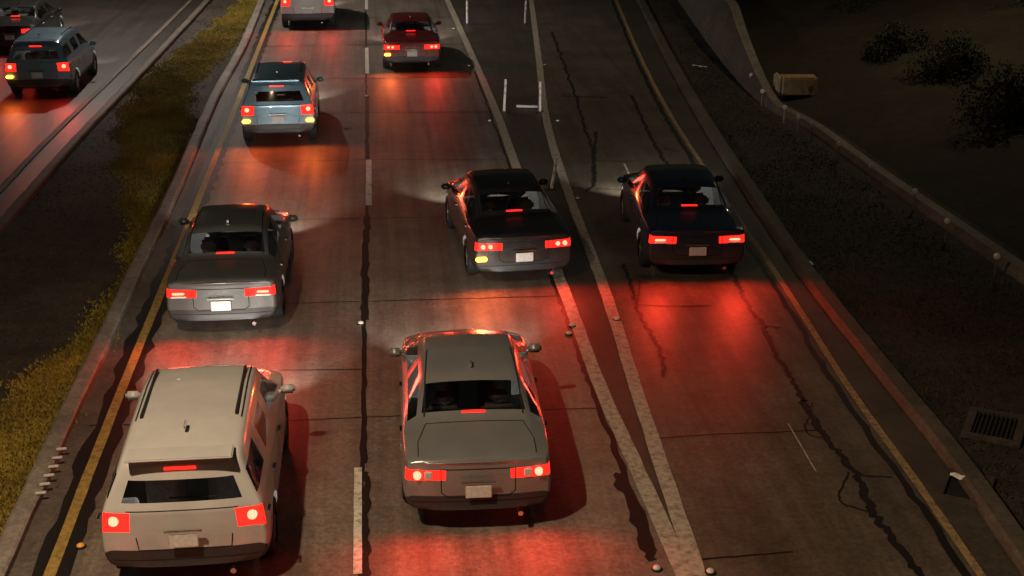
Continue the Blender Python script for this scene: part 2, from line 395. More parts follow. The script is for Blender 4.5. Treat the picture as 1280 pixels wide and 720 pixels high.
# ------------------------------------------------------------ grass, weeds and litter of the verges
def inpoly(x, y, P):
    c = np.zeros(len(x), bool); j = len(P) - 1
    for i in range(len(P)):
        xi, yi = P[i]; xj, yj = P[j]
        k = ((yi > y) != (yj > y)) & (x < (xj - xi) * (y - yi) / (yj - yi + 1e-9) + xi); c ^= k; j = i
    return c
def grass(name, polys, n, hmin, hmax, m, spread=.05, z0=-.012):
    pts = []
    for poly in polys:
        P = [G(*p) for p in poly]; xs = [p.x for p in P]; ys = [p.y for p in P]
        x = rng.uniform(min(xs), max(xs), n); y = rng.uniform(min(ys), max(ys), n)
        # ragged edge
        xx = x + .12 * np.sin(y * 2.1) + rng.normal(0, .12, n); yy = y + rng.normal(0, .25, n)
        k = inpoly(xx, yy, [(p.x, p.y) for p in P])
        dens = .5 + .5 * np.sin(x * 1.9 + 1.3 * np.sin(y * .9)) * np.sin(y * 1.1 + 2 * np.sin(x * .7))
        k &= rng.uniform(0, 1, n) < (.25 + .75 * dens)
        pts.append(np.stack([x[k], y[k]], 1))
    pts = np.concatenate(pts); N_ = len(pts)
    a = rng.uniform(0, 2 * np.pi, N_); h = rng.uniform(hmin, hmax, N_); wd = rng.uniform(.006, .014, N_) * 1.4
    dx, dy = np.cos(a) * wd, np.sin(a) * wd; lx = rng.normal(0, spread, N_); ly = rng.normal(0, spread, N_)
    V = np.zeros((N_, 3, 3))
    V[:, 0] = np.stack([pts[:, 0] - dx, pts[:, 1] - dy, np.full(N_, z0)], 1)
    V[:, 1] = np.stack([pts[:, 0] + dx, pts[:, 1] + dy, np.full(N_, z0)], 1)
    V[:, 2] = np.stack([pts[:, 0] + lx, pts[:, 1] + ly, z0 + h], 1)
    me = bpy.data.meshes.new(name); me.vertices.add(N_ * 3); me.vertices.foreach_set('co', V.ravel())
    me.loops.add(N_ * 3); me.loops.foreach_set('vertex_index', np.arange(N_ * 3, dtype=np.int32))
    me.polygons.add(N_); me.polygons.foreach_set('loop_start', np.arange(0, N_ * 3, 3, dtype=np.int32))
    me.update(); me.materials.append(m)
    o = bpy.data.objects.new(name, me); C.objects.link(o); return o
def grassmat(name, c0, c1):
    m, N, L, b = new_mat(name)
    tc = N.new('ShaderNodeTexCoord'); n = N.new('ShaderNodeTexNoise'); n.inputs['Scale'].default_value = .8; n.inputs['Detail'].default_value = 8
    L.new(tc.outputs['Object'], n.inputs['Vector'])
    r = N.new('ShaderNodeValToRGB'); r.color_ramp.elements[0].position = .35; r.color_ramp.elements[1].position = .65
    r.color_ramp.elements[0].color = c0 + (1,); r.color_ramp.elements[1].color = c1 + (1,)
    L.new(n.outputs[0], r.inputs[0]); L.new(r.outputs[0], b.inputs['Base Color']); b.inputs['Roughness'].default_value = .8
    return m
M['grass'] = grassmat('dry olive grass', (.15, .11, .010), (.28, .20, .02))
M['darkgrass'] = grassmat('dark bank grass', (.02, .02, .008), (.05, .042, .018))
up = [(326, -8), (312, 20), (296, 52), (272, 78), (246, 100), (236, 125), (240, 160), (230, 195), (212, 240), (190, 290), (166, 330), (150, 372), (131, 412), (98, 478), (48, 590), (0, 690), (-45, 700),
      (-45, 560), (2, 505), (52, 462), (96, 420), (130, 385), (158, 335), (163, 290), (156, 240), (151, 190), (152, 140), (168, 104), (205, 78), (250, 45), (290, 12), (306, -8)]
gp = [G(*p) for p in up]
bmg = bmesh.new(); vs_ = [bmg.verts.new((p.x + random.uniform(-.05, .05), p.y, -.008)) for p in gp]; bmg.faces.new(vs_); bmesh.ops.triangulate(bmg, faces=bmg.faces)
M['grass_soil'] = surface('grassy soil', None, (.07, .052, .008), (.16, .115, .016), rough=(.9, .95), streak=.2, bump=.8, patch=.6, grain=.6)
tag(from_bm('grassy_ground', bmg, M['grass_soil']), kind='structure')
tag(grass('grass', [up], 900000, .015, .06, M['grass'], .03), 'band of short dry olive grass curving along the median kerb', 'grass', kind='stuff')
med = [(240, 0), (330, 0), (225, 205), (100, 455), (0, 680), (-60, 690), (-60, 330), (0, 290), (160, 120)]
tag(grass('weeds', [med], 60000, .01, .04, M['darkgrass'], .04), 'thin dark weeds and stubble over the bare median dirt', 'weeds', kind='stuff')
rb = [(830, 0), (850, 20), (955, 140), (1110, 245), (1290, 370), (1290, 700), (1195, 560), (1110, 455), (1015, 335), (945, 235), (890, 150), (850, 60)]
tag(grass('verge_grass', [rb], 90000, .01, .05, M['darkgrass'], .04), 'sparse brown grass between the ramp kerb and the dark bank', 'grass', kind='stuff')

# ------------------------------------------------------------ shrubs on the dark bank
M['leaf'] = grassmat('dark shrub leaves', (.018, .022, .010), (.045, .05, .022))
M['bark'] = plain('shrub bark', (.05, .035, .025), .9)
def shrub(px, py, hgt, wid, label):
    p = G(px, py); root = empty('shrub', p, 0, label, 'shrub', 'dark shrubs on the bank')
    n = 14000; cl = rng.normal(0, 1, (34, 3)); cl /= np.linalg.norm(cl, axis=1)[:, None]
    cl *= rng.uniform(.35, 1, (34, 1)); cl[:, 2] = np.abs(cl[:, 2])
    cen = cl * np.array([wid * .75, wid * .75, hgt * .72]) + np.array([0, 0, hgt * .15])
    k = rng.integers(0, 34, n); off_ = rng.normal(0, 1, (n, 3)); off_ /= np.linalg.norm(off_, axis=1)[:, None]
    q = cen[k] + off_ * rng.uniform(.4, 1, (n, 1)) * (wid * .30); q[:, 2] = np.maximum(q[:, 2], .03)
    a = rng.normal(0, 1, (n, 3)); a /= np.linalg.norm(a, axis=1)[:, None]; b_ = np.cross(a, rng.normal(0, 1, (n, 3)))
    b_ /= np.linalg.norm(b_, axis=1)[:, None]; s = rng.uniform(.025, .06, (n, 1))
    V = np.stack([q - a * s, q + b_ * s * .45, q + a * s, q - b_ * s * .45], 1)
    mesh('crown', V.reshape(-1, 3).tolist(), [(4 * i, 4 * i + 1, 4 * i + 2, 4 * i + 3) for i in range(n)], M['leaf'], root)
    bm = bmesh.new()
    for i in range(16): c = cen[i]; bcyl(bm, (0, 0, -.2), (c[0] * .8, c[1] * .8, c[2]), .035, .012, 6)
    from_bm('trunk', bm, M['bark'], root)
sh = [(1125, 95, 1.6, 1.5, 'low dark shrub on the bank right of the beige box'), (1190, 130, 2.0, 1.7, 'dark rounded shrub in the middle of the shrub row'),
      (1265, 190, 2.2, 1.8, 'dark shrub at the right picture edge above the last reflector studs'), (1215, 30, 2.4, 2.2, 'tall dark shrub high on the bank at the upper right'),
      (1290, 80, 2.6, 2.2, 'dark shrub cut by the right edge, higher on the bank'), (1075, 40, 1.6, 1.8, 'leftmost of the dark shrubs, up the bank from the beige box')]
for s in sh: shrub(*s)

# ------------------------------------------------------------ roadside objects
def stud_post(px, py, label, first=[None]):
    p = G(px, py, .42); p.z = 0
    if first[0] is None:
        r = empty('reflector_post', p, 0, label, 'reflector', 'round reflector posts along the right bank')
        bm = bmesh.new(); bcyl(bm, (0, 0, -.05), (0, 0, .36), .022, .018, 8); from_bm('post', bm, M['steel'], r)
        bm = bmesh.new(); bcyl(bm, (0, -.018, .42), (0, .018, .42), .06, .06, 18); bcyl(bm, (0, -.03, .42), (0, -.018, .42), .04, .055, 18)
        from_bm('reflector', bm, M['brightrefl'], r, False); first[0] = r
    else:
        s = first[0]; r = s.copy(); C.objects.link(r); r.location = p; r['label'] = label
        for ch in s.children:
            c = ch.copy(); C.objects.link(c); c.parent = r
studs = [(915, 68, 'farthest round white reflector against the sloped concrete wall'), (939, 94, 'second farthest round reflector, on the wall slope'),
         (953, 114, 'round reflector just left of the beige box'), (981, 134, 'round reflector just below the beige box'),
         (998, 146, 'left one of the two close round reflectors below the beige box'), (1015, 156, 'right one of the two close round reflectors below the beige box'),
         (1049, 180, 'fifth round reflector counted from the right end of the row'), (1089, 207, 'fourth round reflector counted from the right end of the row'),
         (1144, 239, 'third round reflector counted from the right end of the row'), (1184, 276, 'second round reflector counted from the right end of the row'),
         (1246, 320, 'nearest round reflector at the right end of the row by the picture edge')]
for s in studs: stud_post(*s)
# beige box with the pale ribbed end
a, b = G(968, 126), G(1018, 120); mid = (a + b) / 2; ang = math.atan2(b.y - a.y, b.x - a.x)
r = empty('roadside_box', (mid.x, mid.y, 0), 0, 'low beige steel box with a pale ribbed end beside the concrete wall', 'box')
Lb = (b - a).length
bm = bmesh.new(); bbox(bm, (.05, 0, .40), (1.05, .55, .50), .04); from_bm('body', bm, M['beige'], r)
bm = bmesh.new(); bbox(bm, (-.51, 0, .40), (.06, .60, .58), .015); bbox(bm, (-.57, -.18, .40), (.06, .07, .56), .01); bbox(bm, (-.57, .18, .40), (.06, .07, .56), .01); bbox(bm, (-.42, -.31, .40), (.05, .03, .5), .005); bbox(bm, (-.52, -.31, .40), (.05, .04, .56), .005)
from_bm('end_panel', bm, M['cream'], r)
for x in (-.42, .45):
    bm = bmesh.new(); bbox(bm, (x, 0, .05), (.08, .5, .22), .01); from_bm('foot', bm, M['steel'], r)

def gore_post(basepx, toppx_h, lean, label, fallen=False):
    p = G(*basepx); r = empty('delineator_post', p, 0, label, 'marker post', 'white marker posts in the gore')
    r.rotation_euler = lean
    bm = bmesh.new(); bcyl(bm, (0, 0, -.0), (0, 0, .03), .10, .09, 18); from_bm('base', bm, M['plastic'], r)
    bm = bmesh.new(); bcyl(bm, (0, 0, .03), (0, 0, toppx_h), .036, .036, 14); bcyl(bm, (0, 0, toppx_h), (0, 0, toppx_h + .012), .036, .02, 14)
    from_bm('post', bm, M['post'], r, False)
    for z in (toppx_h - .18, toppx_h - .36):
        bm = bmesh.new(); bcyl(bm, (0, 0, z - .04), (0, 0, z + .04), .038, .038, 14); from_bm('reflective_band', bm, M['refl'], r)
gore_post((584, 30), .86, (0, R(0), 0), 'farthest white marker post, beside the left gore line')
gore_post((656, 30), .86, (0, R(3), 0), 'farthest white marker post, beside the right gore line')
gore_post((630, 140), .90, (0, R(3), 0), 'upright white marker post standing alone in the middle of the gore')
gore_post((675, 140), .84, (0, R(0), 0), 'upright white marker post with a fallen one lying at its foot')
gore_post((689, 236), .74, (R(3), R(9), 0), 'nearest white marker post, leaning right over the gore line')
p = G(659, 133, .05)
r = empty('fallen_post', p, R(82), 'white marker post lying flat at the foot of a standing one', 'marker post', 'white marker posts in the gore')
bm = bmesh.new(); bcyl(bm, (0, -.3, .0), (0, .3, .0), .036, .036, 14); from_bm('post', bm, M['post'], r)
bm = bmesh.new(); bcyl(bm, (0, -.34, .0), (0, -.3, .0), .05, .05, 14); from_bm('base', bm, M['plastic'], r)

def dome(px, py, label, m='refl', group='round white studs along the gore lines', rad=.05, name='road_stud'):
    p = G(px, py); r = empty(name, (p.x, p.y, .006), 0, label, 'road stud', group)
    bm = bmesh.new(); bmesh.ops.create_uvsphere(bm, u_segments=18, v_segments=10, radius=rad)
    for v in bm.verts: v.co.z = max(0, v.co.z) * .75 + .012
    from_bm('dome', bm, M[m], r, True)
    bm = bmesh.new(); bcyl(bm, (0, 0, 0), (0, 0, .013), rad * 1.35, rad * 1.25, 18); from_bm('pad', bm, M['tar'], r)
for a in [(586, 83, 'white stud left of the left gore line, second post row'), (567, 37, 'farthest white stud beside the left gore line'),
          (612, 152, 'white stud left of the left gore line near the lone post'),
          (648, 251, 'white stud left of the left gore line level with the leaning post'), (711, 418, 'larger pale stud against the left gore line, mid picture'),
          (681, 82, 'white stud right of the right gore line, farthest'), (697, 152, 'white stud right of the right gore line near the fallen post'),
          (722, 249, 'white stud right of the right gore line near the leaning post'), (771, 400, 'white stud right of the right gore line, mid picture'),
          (821, 712, 'white stud left of the merged gore lines at the bottom edge'), (888, 716, 'white stud right of the merged gore lines at the bottom edge'),
          (715, 408, 'small white stud touching the larger pale stud')]: dome(*a)
dome(458, 121, 'white stud in the gap of the dashed lane line, far', group='studs in the dashed lane line')
dome(451, 405, 'white stud on the dashed lane line, mid picture', group='studs in the dashed lane line')
dome(101, 684, 'amber stud right of the yellow line near the bottom left corner', 'amberrefl', 'amber studs along the yellow line')
dome(218, 366, 'amber stud right of the yellow line, mid picture', 'amberrefl', 'amber studs along the yellow line')
# row of small white kerb markers
for i in range(6):
    t = i / 5; px, py = 77 + (51 - 77) * t, 562 + (617 - 562) * t
    p = G(px, py, .112); o = bpy.data.objects.new('x', None)
    bm = bmesh.new(); bbox(bm, (0, 0, .012), (.13, .045, .024), .006); o = from_bm('kerb_marker', bm, M['refl'])
    o.location = (p.x, p.y, .112); o.rotation_euler = (0, 0, ROAD_ANG * -1 + .15)
    tag(o, ['topmost small white marker block on the pale kerb', 'second small white marker block from the top on the pale kerb', 'third small white marker block from the top on the pale kerb',
            'third small white marker block from the bottom on the pale kerb', 'second small white marker block from the bottom on the pale kerb', 'lowest small white marker block on the pale kerb'][i], 'kerb marker', 'white marker blocks on the kerb')
# drain and inlet on the right
def inlet(px, py, sx, sy, label, grate=True):
    p = G(px, py); r = empty('drain_inlet', (p.x, p.y, 0), -.45, label, 'drain', None)
    bm = bmesh.new()
    for c, s in (((0, sy / 2 + .06, .02), (sx + .24, .12, .06)), ((0, -sy / 2 - .06, .02), (sx + .24, .12, .06)), ((sx / 2 + .06, 0, .019), (.12, sy, .06)), ((-sx / 2 - .06, 0, .019), (.12, sy, .06))): bbox(bm, c, s, .008)
    from_bm('frame', bm, M['gore'], r)
    bm = bmesh.new(); bbox(bm, (0, 0, -.005), (sx, sy, .02)); from_bm('pit_shade', bm, M['well'], r)  # flat near-black slab, the hole's shade put into its colour
    if grate:
        bm = bmesh.new()
        for i in range(9): bbox(bm, (-sx / 2 + sx * (i + .5) / 9, 0, .02), (.02, sy - .004, .03))
        from_bm('grate', bm, M['tar'], r)
inlet(1243, 535, .55, .75, 'square drain inlet with a concrete frame on the dark right verge')
inlet(1205, 612, .42, .62, 'dark open inlet beside the ramp kerb with litter on it', False)
def litter(px, py, s, label):
    p = G(px, py, .03); V, F = [], []
    n = 7
    for i in range(n):
        for j in range(3): V.append((i * s * .16 + random.uniform(-.01, .01), -i * s * .10 + j * s * .13 + random.uniform(-.02, .02), .015 + random.uniform(0, .07)))
    for i in range(n - 1):
        for j in range(2): F.append((i * 3 + j, i * 3 + j + 1, i * 3 + j + 4, i * 3 + j + 3))
    o = mesh('litter', V, F, M['post']); so = o.modifiers.new('thick', 'SOLIDIFY'); so.thickness = .006
    o.location = p; tag(o, label, 'litter')
litter(1190, 600, .4, 'crumpled white strip of litter on the dark open inlet')
litter(992, 329, .35, 'thin pale scrap lying on the verge right of the ramp line')
litter(866, 84, .45, 'pale strip of rubble between the ramp kerb and the far wall')

# ------------------------------------------------------------ vehicles
# station: y, halfwidth, underside, belt, roof, roof halfwidth ; section rows shared by all
def car_tables(kind):
    if kind == 'sedan':
        S = [(0.0, .82, .34, .93, .96, .66), (.05, .88, .27, .96, 1.00, .68), (.45, .91, .24, .98, 1.03, .68), (.88, .92, .24, .98, 1.05, .67), (.96, .92, .24, .98, 1.08, .66),
             (1.50, .92, .22, .98, 1.40, .58), (1.62, .92, .22, .98, 1.43, .58), (2.22, .92, .22, .97, 1.47, .59), (2.30, .92, .22, .97, 1.47, .59), (2.80, .92, .22, .96, 1.43, .58), (2.90, .92, .22, .96, 1.40, .58),
             (3.50, .92, .22, .95, 1.03, .66), (3.60, .92, .22, .94, .98, .68), (4.20, .90, .24, .88, .90, .64), (4.55, .85, .27, .76, .79, .58), (4.66, .74, .34, .66, .69, .50)]
        return S, dict(rear=(4, 5), side=[(4, 7), (8, 11)], front=(10, 11), L=4.66, lean=0, wheels=(.95, 3.72), rw=.33, reargrid=False, lampz=(.66, .92))
    if kind == 'hatch':
        S = [(0.0, .84, .36, 1.02, 1.50, .60), (.05, .90, .29, 1.03, 1.56, .63), (.25, .92, .26, 1.03, 1.60, .64), (.95, .93, .24, 1.02, 1.64, .64), (1.03, .93, .24, 1.02, 1.645, .64),
             (1.95, .93, .24, 1.01, 1.66, .65), (2.03, .93, .24, 1.01, 1.66, .65), (2.55, .93, .24, 1.0, 1.62, .64), (2.65, .93, .24, 1.0, 1.59, .63),
             (3.30, .93, .24, .99, 1.08, .70), (3.40, .93, .24, .98, 1.03, .72), (3.95, .91, .26, .93, .96, .68), (4.25, .86, .29, .82, .85, .62), (4.36, .75, .36, .72, .75, .54)]
        return S, dict(rear=None, side=[(1, 3), (4, 5), (6, 9)], front=(8, 9), L=4.36, lean=.38, wheels=(.80, 3.45), rw=.34, reargrid=True)
    if kind == 'van':
        S = [(0.0, .90, .38, 1.15, 1.98, .74), (.05, .96, .32, 1.16, 2.04, .78), (.30, .98, .30, 1.16, 2.07, .79), (1.20, .98, .28, 1.16, 2.09, .79), (1.28, .98, .28, 1.16, 2.09, .79),
             (2.50, .98, .28, 1.15, 2.09, .79), (2.58, .98, .28, 1.15, 2.09, .79), (3.30, .98, .28, 1.14, 2.04, .78), (3.42, .98, .28, 1.14, 2.00, .77),
             (4.20, .98, .28, 1.10, 1.20, .80), (4.30, .98, .28, 1.09, 1.13, .80), (4.65, .94, .30, 1.00, 1.03, .76), (4.85, .88, .34, .86, .89, .70), (4.92, .80, .40, .76, .79, .62)]
        return S, dict(rear=None, side=[(6, 9)], front=(8, 9), L=4.92, lean=.12, wheels=(.95, 3.95), rw=.35, reargrid=True)
def section(s):
    y, w_, zb, zt, zr, wr = s; c = zr - zt; h = zt - zb; wb = w_ * .955
    lp = lambda f: wb + (wr - wb) * f
    return [(w_ * .78, zb), (w_ * .96, zb + h * .10), (w_, zb + h * .30), (w_, zb + h * .52), (w_ * .99, zb + h * .62), (w_ * .975, zb + h * .92), (wb, zt),
            (lp(.14), zt + c * .14), (lp(.80), zt + c * .80), (lp(.95) - .01, zt + c * .95), (wr * .90, zr)]
COLS = (-1, -.86, -.70, -.54, 0, .54, .70, .86, 1)
def make_car(kind, color, loc, rz, label, cat, indicator=0, group='cars driving away up the highway', tailk=1.0, lit_head=True, style=0):
    S, D = car_tables(kind); K = 11
    root = empty({'sedan': 'sedan_car', 'hatch': 'hatchback_car', 'van': 'passenger_van'}[kind], loc, rz, label, cat, group)
    L = D['L']; V, F, MI = [], [], []
    grid = []
    for i, s in enumerate(S):
        row = []; sec = section(s); pts = [(-x, z) for x, z in sec[::1]]
        ring = [(-x, z) for x, z in sec] + [(0, sec[-1][1] + .022)] + [(x, z) for x, z in reversed(sec)]
        for x, z in ring:
            y = s[0]
            if i < 3: y += D['lean'] * max(0, z - s[3]) * (1 if i < 2 else .4)
            if i == 0: y += .06 * (abs(x) / s[1]) ** 3
            if i >= len(S) - 3: y -= .16 * (abs(x) / max(.1, s[1])) ** 3
            row.append(len(V)); V.append((x, y - L / 2, z))
        grid.append(row)
    n = len(grid[0])      # 23
    for i in range(len(S) - 1):
        for j in range(n - 1):
            F.append((grid[i][j], grid[i][j + 1], grid[i + 1][j + 1], grid[i + 1][j]))
            k = j if j < 11 else n - 2 - j       # 0..10, 10 = roof centre
            mi = 0
            if k == 7 and any(a <= i < b for a, b in D['side']): mi = 3
            if k in (9, 10) and D['front'][0] <= i < D['front'][1]: mi = 2
            if k in (9, 10) and D['rear'] and D['rear'][0] <= i < D['rear'][1]: mi = 1
            if k <= 1: mi = 6
            if k in (4,) and i < 1: mi = 4
            if k in (4, 5) and i >= len(S) - 2 : mi = 5
            if D['reargrid'] and k == 5 and i < 1: mi = 4
            MI.append(mi)
        F.append((grid[i][0], grid[i + 1][0], grid[i + 1][n - 1], grid[i][n - 1])); MI.append(6)
    # end faces as grids of rows and columns
    for end, i in ((0, 0), (1, len(S) - 1)):
        row = grid[i]; rows = []
        for k in range(11):
            a, b_ = row[k], row[n - 1 - k]; xa = V[a][0]; ids = [a]
            for cc in COLS[1:-1]:
                x = -xa * cc if xa < 0 else xa * cc
                yy = V[a][1] - (.06 * (1 - abs(cc) ** 3) if end == 0 else -.16 * (1 - abs(cc) ** 3))
                ids.append(len(V)); V.append((x, yy, V[a][2] + (.02 * (1 - cc * cc) if k == 10 else 0)))
            ids.append(b_); rows.append(ids)
        for k in range(10):
            for c in range(8):
                q = (rows[k][c], rows[k][c + 1], rows[k + 1][c + 1], rows[k + 1][c])
                F.append(q if end == 0 else q[::-1]); mi = 0
                if k <= 1: mi = 6
                outer = c in (0, 1, 6, 7)
                if end == 0:
                    if D['reargrid']:
                        if k in (4, 5) and outer: mi = 4
                        if k == 7 and 1 <= c <= 6: mi = 1
                    else:
                        if k == 4 and (outer or c in (2, 5)): mi = 4
                else:
                    if k in (4, 5) and c in (0, 1, 2, 5, 6, 7): mi = 5
                    if k in (2, 3) and c in (3, 4): mi = 6
                MI.append(mi)
        t = rows[10]; ctr = row[11]
        for c in range(8):
            q = (t[c], t[c + 1], ctr) ; F.append(q if end == 0 else q[::-1]); MI.append(0)
    me = bpy.data.meshes.new('tmp'); me.from_pydata(V, [], F); me.update()
    for m in ('', 'glass', 'glass', 'glass', 'tail', 'head', 'plastic', 'well'):
        me.materials.append(M[m] if m else M[color])
    for p, mi in zip(me.polygons, MI): p.material_index = mi
    bmx = bmesh.new(); bmx.from_mesh(me); bmesh.ops.remove_doubles(bmx, verts=bmx.verts, dist=1e-5); bmesh.ops.recalc_face_normals(bmx, faces=bmx.faces); bmx.to_mesh(me); bmx.free()
    o = bpy.data.objects.new('tmp', me); C.objects.link(o)
    ss = o.modifiers.new('s', 'SUBSURF'); ss.levels = 2; ss.render_levels = 2
    cut = bmesh.new()
    wy = [a - L / 2 for a in D['wheels']]; hw = max(s[1] for s in S)
    for y in wy:
        for sx in (-1, 1): bcyl(cut, (sx * (hw - .26), y, D['rw']), (sx * (hw + .2), y, D['rw']), D['rw'] + .055, seg=36)
    cm = bpy.data.meshes.new('cut'); cut.to_mesh(cm); cut.free(); cm.materials.append(M['well'])
    co = bpy.data.objects.new('cut', cm); C.objects.link(co)
    bo = o.modifiers.new('b', 'BOOLEAN'); bo.operation = 'DIFFERENCE'; bo.object = co; bo.solver = 'EXACT'; bo.material_mode = 'TRANSFER'
    bpy.context.view_layer.update(); dg = bpy.context.evaluated_depsgraph_get()
    ev = bpy.data.meshes.new_from_object(o.evaluated_get(dg)); mats = [m for m in ev.materials]
    well_idx = [i for i, m in enumerate(mats) if m == M['well']]
    def extract(name, test, m, push=0.0):
        b = bmesh.new(); b.from_mesh(ev)
        dl = [f for f in b.faces if not test(f)]
        bmesh.ops.delete(b, geom=dl, context='FACES')
        if not b.faces: b.free(); return None
        for f in b.faces: f.smooth = True
        mm = bpy.data.meshes.new(name)
        keep_multi = (name == 'body')
        if not keep_multi:
            for f in b.faces: f.material_index = 0
        b.to_mesh(mm); b.free()
        if keep_multi:
            for x in mats: mm.materials.append(x)
        else: mm.materials.append(m)
        ob = bpy.data.objects.new(name, mm); C.objects.link(ob); ob.parent = root; return ob
    extract('body', lambda f: f.material_index == 0 or f.material_index in well_idx, M[color])
    extract('rear_window', lambda f: f.material_index == 1, M['glass'])
    extract('windscreen', lambda f: f.material_index == 2, M['glass'])
    for sx in (-1, 1):
        for a, b_ in D['side']:
            y0, y1 = S[a][0] - L / 2, S[b_][0] - L / 2
            extract('side_window', lambda f: f.material_index == 3 and f.calc_center_median().x * sx > 0 and y0 - .02 < f.calc_center_median().y < y1 + .02, M['glass'])
        extract('tail_lamp', lambda f: f.material_index == 4 and f.calc_center_median().x * sx > 0, M['tail'])
        extract('headlamp', lambda f: f.material_index == 5 and f.calc_center_median().x * sx > 0, M['head'] if lit_head else M['refl'])
    extract('bumper', lambda f: f.material_index == 6, M['plastic'])
    bpy.data.objects.remove(o); bpy.data.objects.remove(co)
    # wheels
    for y in wy:
        for sx in (-1, 1):
            wm = bmesh.new(); rw = D['rw']; x1 = sx * (hw - .01); x0 = sx * (hw - .22)
            prof = [(0, rw * .62), (0, rw * .93), (.03, rw), (.18, rw), (.21, rw * .93), (.21, rw * .62)]
            seg = 32; rings = []
            for k in range(seg):
                a = 2 * math.pi * k / seg; rings.append([wm.verts.new((x0 + (x1 - x0) * (p / .21), y + math.cos(a) * rr, rw + math.sin(a) * rr)) for p, rr in prof])
            for k in range(seg):
                for q in range(5): wm.faces.new((rings[k][q], rings[k][q + 1], rings[(k + 1) % seg][q + 1], rings[(k + 1) % seg][q]))
            we = bpy.data.objects.new('wheel', None); C.objects.link(we); we.parent = root; we.empty_display_size = .1
            from_bm('tyre', wm, M['rubber'], we, True)
            rm = bmesh.new(); bcyl(rm, (sx * (hw - .16), y, rw), (sx * (hw - .05), y, rw), rw * .63, rw * .62, 28)
            for k in range(5):
                a = 2 * math.pi * k / 5; d = Vector((0, math.cos(a), math.sin(a)))
                bbox(rm, Vector((sx * (hw - .035), y, rw)) + d * rw * .33, (.03, .06, rw * .55), .006, Matrix.Rotation(-a + math.pi / 2, 4, 'X'))
            bcyl(rm, (sx * (hw - .05), y, rw), (sx * (hw - .015), y, rw), .05, .045, 14)
            from_bm('rim', rm, M['rim'], we)
    # mirrors, plate, handles, third brake lamp, trim
    mi_y = S[D['front'][1]][0] - L / 2 - .22; zt = S[D['front'][1]][3]
    for sx in (-1, 1):
        bm = bmesh.new(); bbox(bm, (sx * (hw + .06), mi_y, zt + .04), (.19, .09, .12), .03); bbox(bm, (sx * (hw - .04), mi_y + .01, zt + .01), (.08, .05, .04), .01)
        mo = from_bm('side_mirror', bm, M[color], root, True)
        for a, b_ in (D['side'] if kind != 'van' else [(4, 6)]):
            bm = bmesh.new(); yc = S[a][0] - L / 2 + .12 if kind != 'van' else 0.9; bbox(bm, (sx * (hw * .975 + .012), yc, S[5][3] - .09), (.03, .16, .03), .01)
            from_bm('door_handle', bm, M['chrome'], root)
    zp = .60 if kind == 'sedan' else .70
    yb = -L / 2 - .06
    bm = bmesh.new(); bbox(bm, (0, yb - .004, zp), (.31, .02, .16), .006); from_bm('number_plate', bm, M['plate'], root)
    bm = bmesh.new(); bbox(bm, (0, yb - .01, zp + .12), (.42, .03, .03), .008); from_bm('boot_handle', bm, M['chrome'], root)
    if kind == 'sedan': c3, s3 = (0, S[4][0] - L / 2 + .06, 1.13), (.30, .04, .025)
    else:
        zz = S[0][4] + .0; c3, s3 = (0, -L / 2 - .03 + D['lean'] * (zz - S[0][3]), zz - .015), (.34, .06, .03)
    bm = bmesh.new(); bbox(bm, c3, s3, .006); from_bm('brake_lamp', bm, M['tail'], root)
    if kind == 'hatch':
        bm = bmesh.new(); bbox(bm, (0, -L / 2 + .20, 1.625), (1.15, .30, .03), .012); from_bm('spoiler', bm, M[color], root)
        for sx in (-1, 1):
            bm = bmesh.new(); bbox(bm, (sx * .535, -.42, 1.665), (.035, 1.35, .025), .01); bbox(bm, (sx * .535, -1.05, 1.64), (.03, .08, .06), .005); bbox(bm, (sx * .535, .2, 1.64), (.03, .08, .06), .005); from_bm('roof_rail', bm, M['plastic'], root)
        bm = bmesh.new(); bbox(bm, (.12, -L / 2 - .0 + D['lean'] * .14, 1.17), (.5, .015, .018), .004); from_bm('wiper', bm, M['plastic'], root)
    bm = bmesh.new(); bcyl(bm, (.5, -L / 2 - .04, .27), (.5, -L / 2 + .25, .28), .032, .032, 14); from_bm('exhaust_pipe', bm, M['chrome'], root)
    # thin dark shut lines laid on the skin
    from mathutils.bvhtree import BVHTree
    bt = bmesh.new(); bt.from_mesh(ev); tree = BVHTree.FromBMesh(bt); bt.free()
    def seam(name, pts, dirn, wd=.010, m='well', lift=.003):
        Vs, Fs = [], []; pr = []
        for a, b_ in zip(pts[:-1], pts[1:]):
            nn = max(2, int((Vector(b_) - Vector(a)).length / .05))
            pr += [Vector(a).lerp(Vector(b_), t / nn) for t in range(nn)]
        pr.append(Vector(pts[-1])); hits = []
        for p in pr:
            h, nrm, _, _ = tree.ray_cast(p - dirn * 3, dirn)
            if h is not None: hits.append((h + nrm * lift, nrm))
        for q, (h, nrm) in enumerate(hits):
            t = hits[min(q + 1, len(hits) - 1)][0] - hits[max(q - 1, 0)][0]
            sd = nrm.cross(t)
            if sd.length < 1e-6: sd = Vector((1, 0, 0))
            sd.normalize(); Vs += [h + sd * wd / 2, h - sd * wd / 2]
        for q in range(len(hits) - 1):
            if (hits[q + 1][0] - hits[q][0]).length < .6: Fs.append((2 * q, 2 * q + 1, 2 * q + 3, 2 * q + 2))
        return Vs, Fs
    def seams(name, specs, m='well'):
        A, B = [], []
        for pts, dirn, wd in specs:
            v, f = seam(name, pts, dirn, wd); k0 = len(A); A += v; B += [tuple(x + k0 for x in q) for q in f]
        if A: mesh(name, A, B, M[m], root)
    dn, fw = Vector((0, 0, -1)), Vector((0, 1, 0)); h2 = -L / 2; sp = []
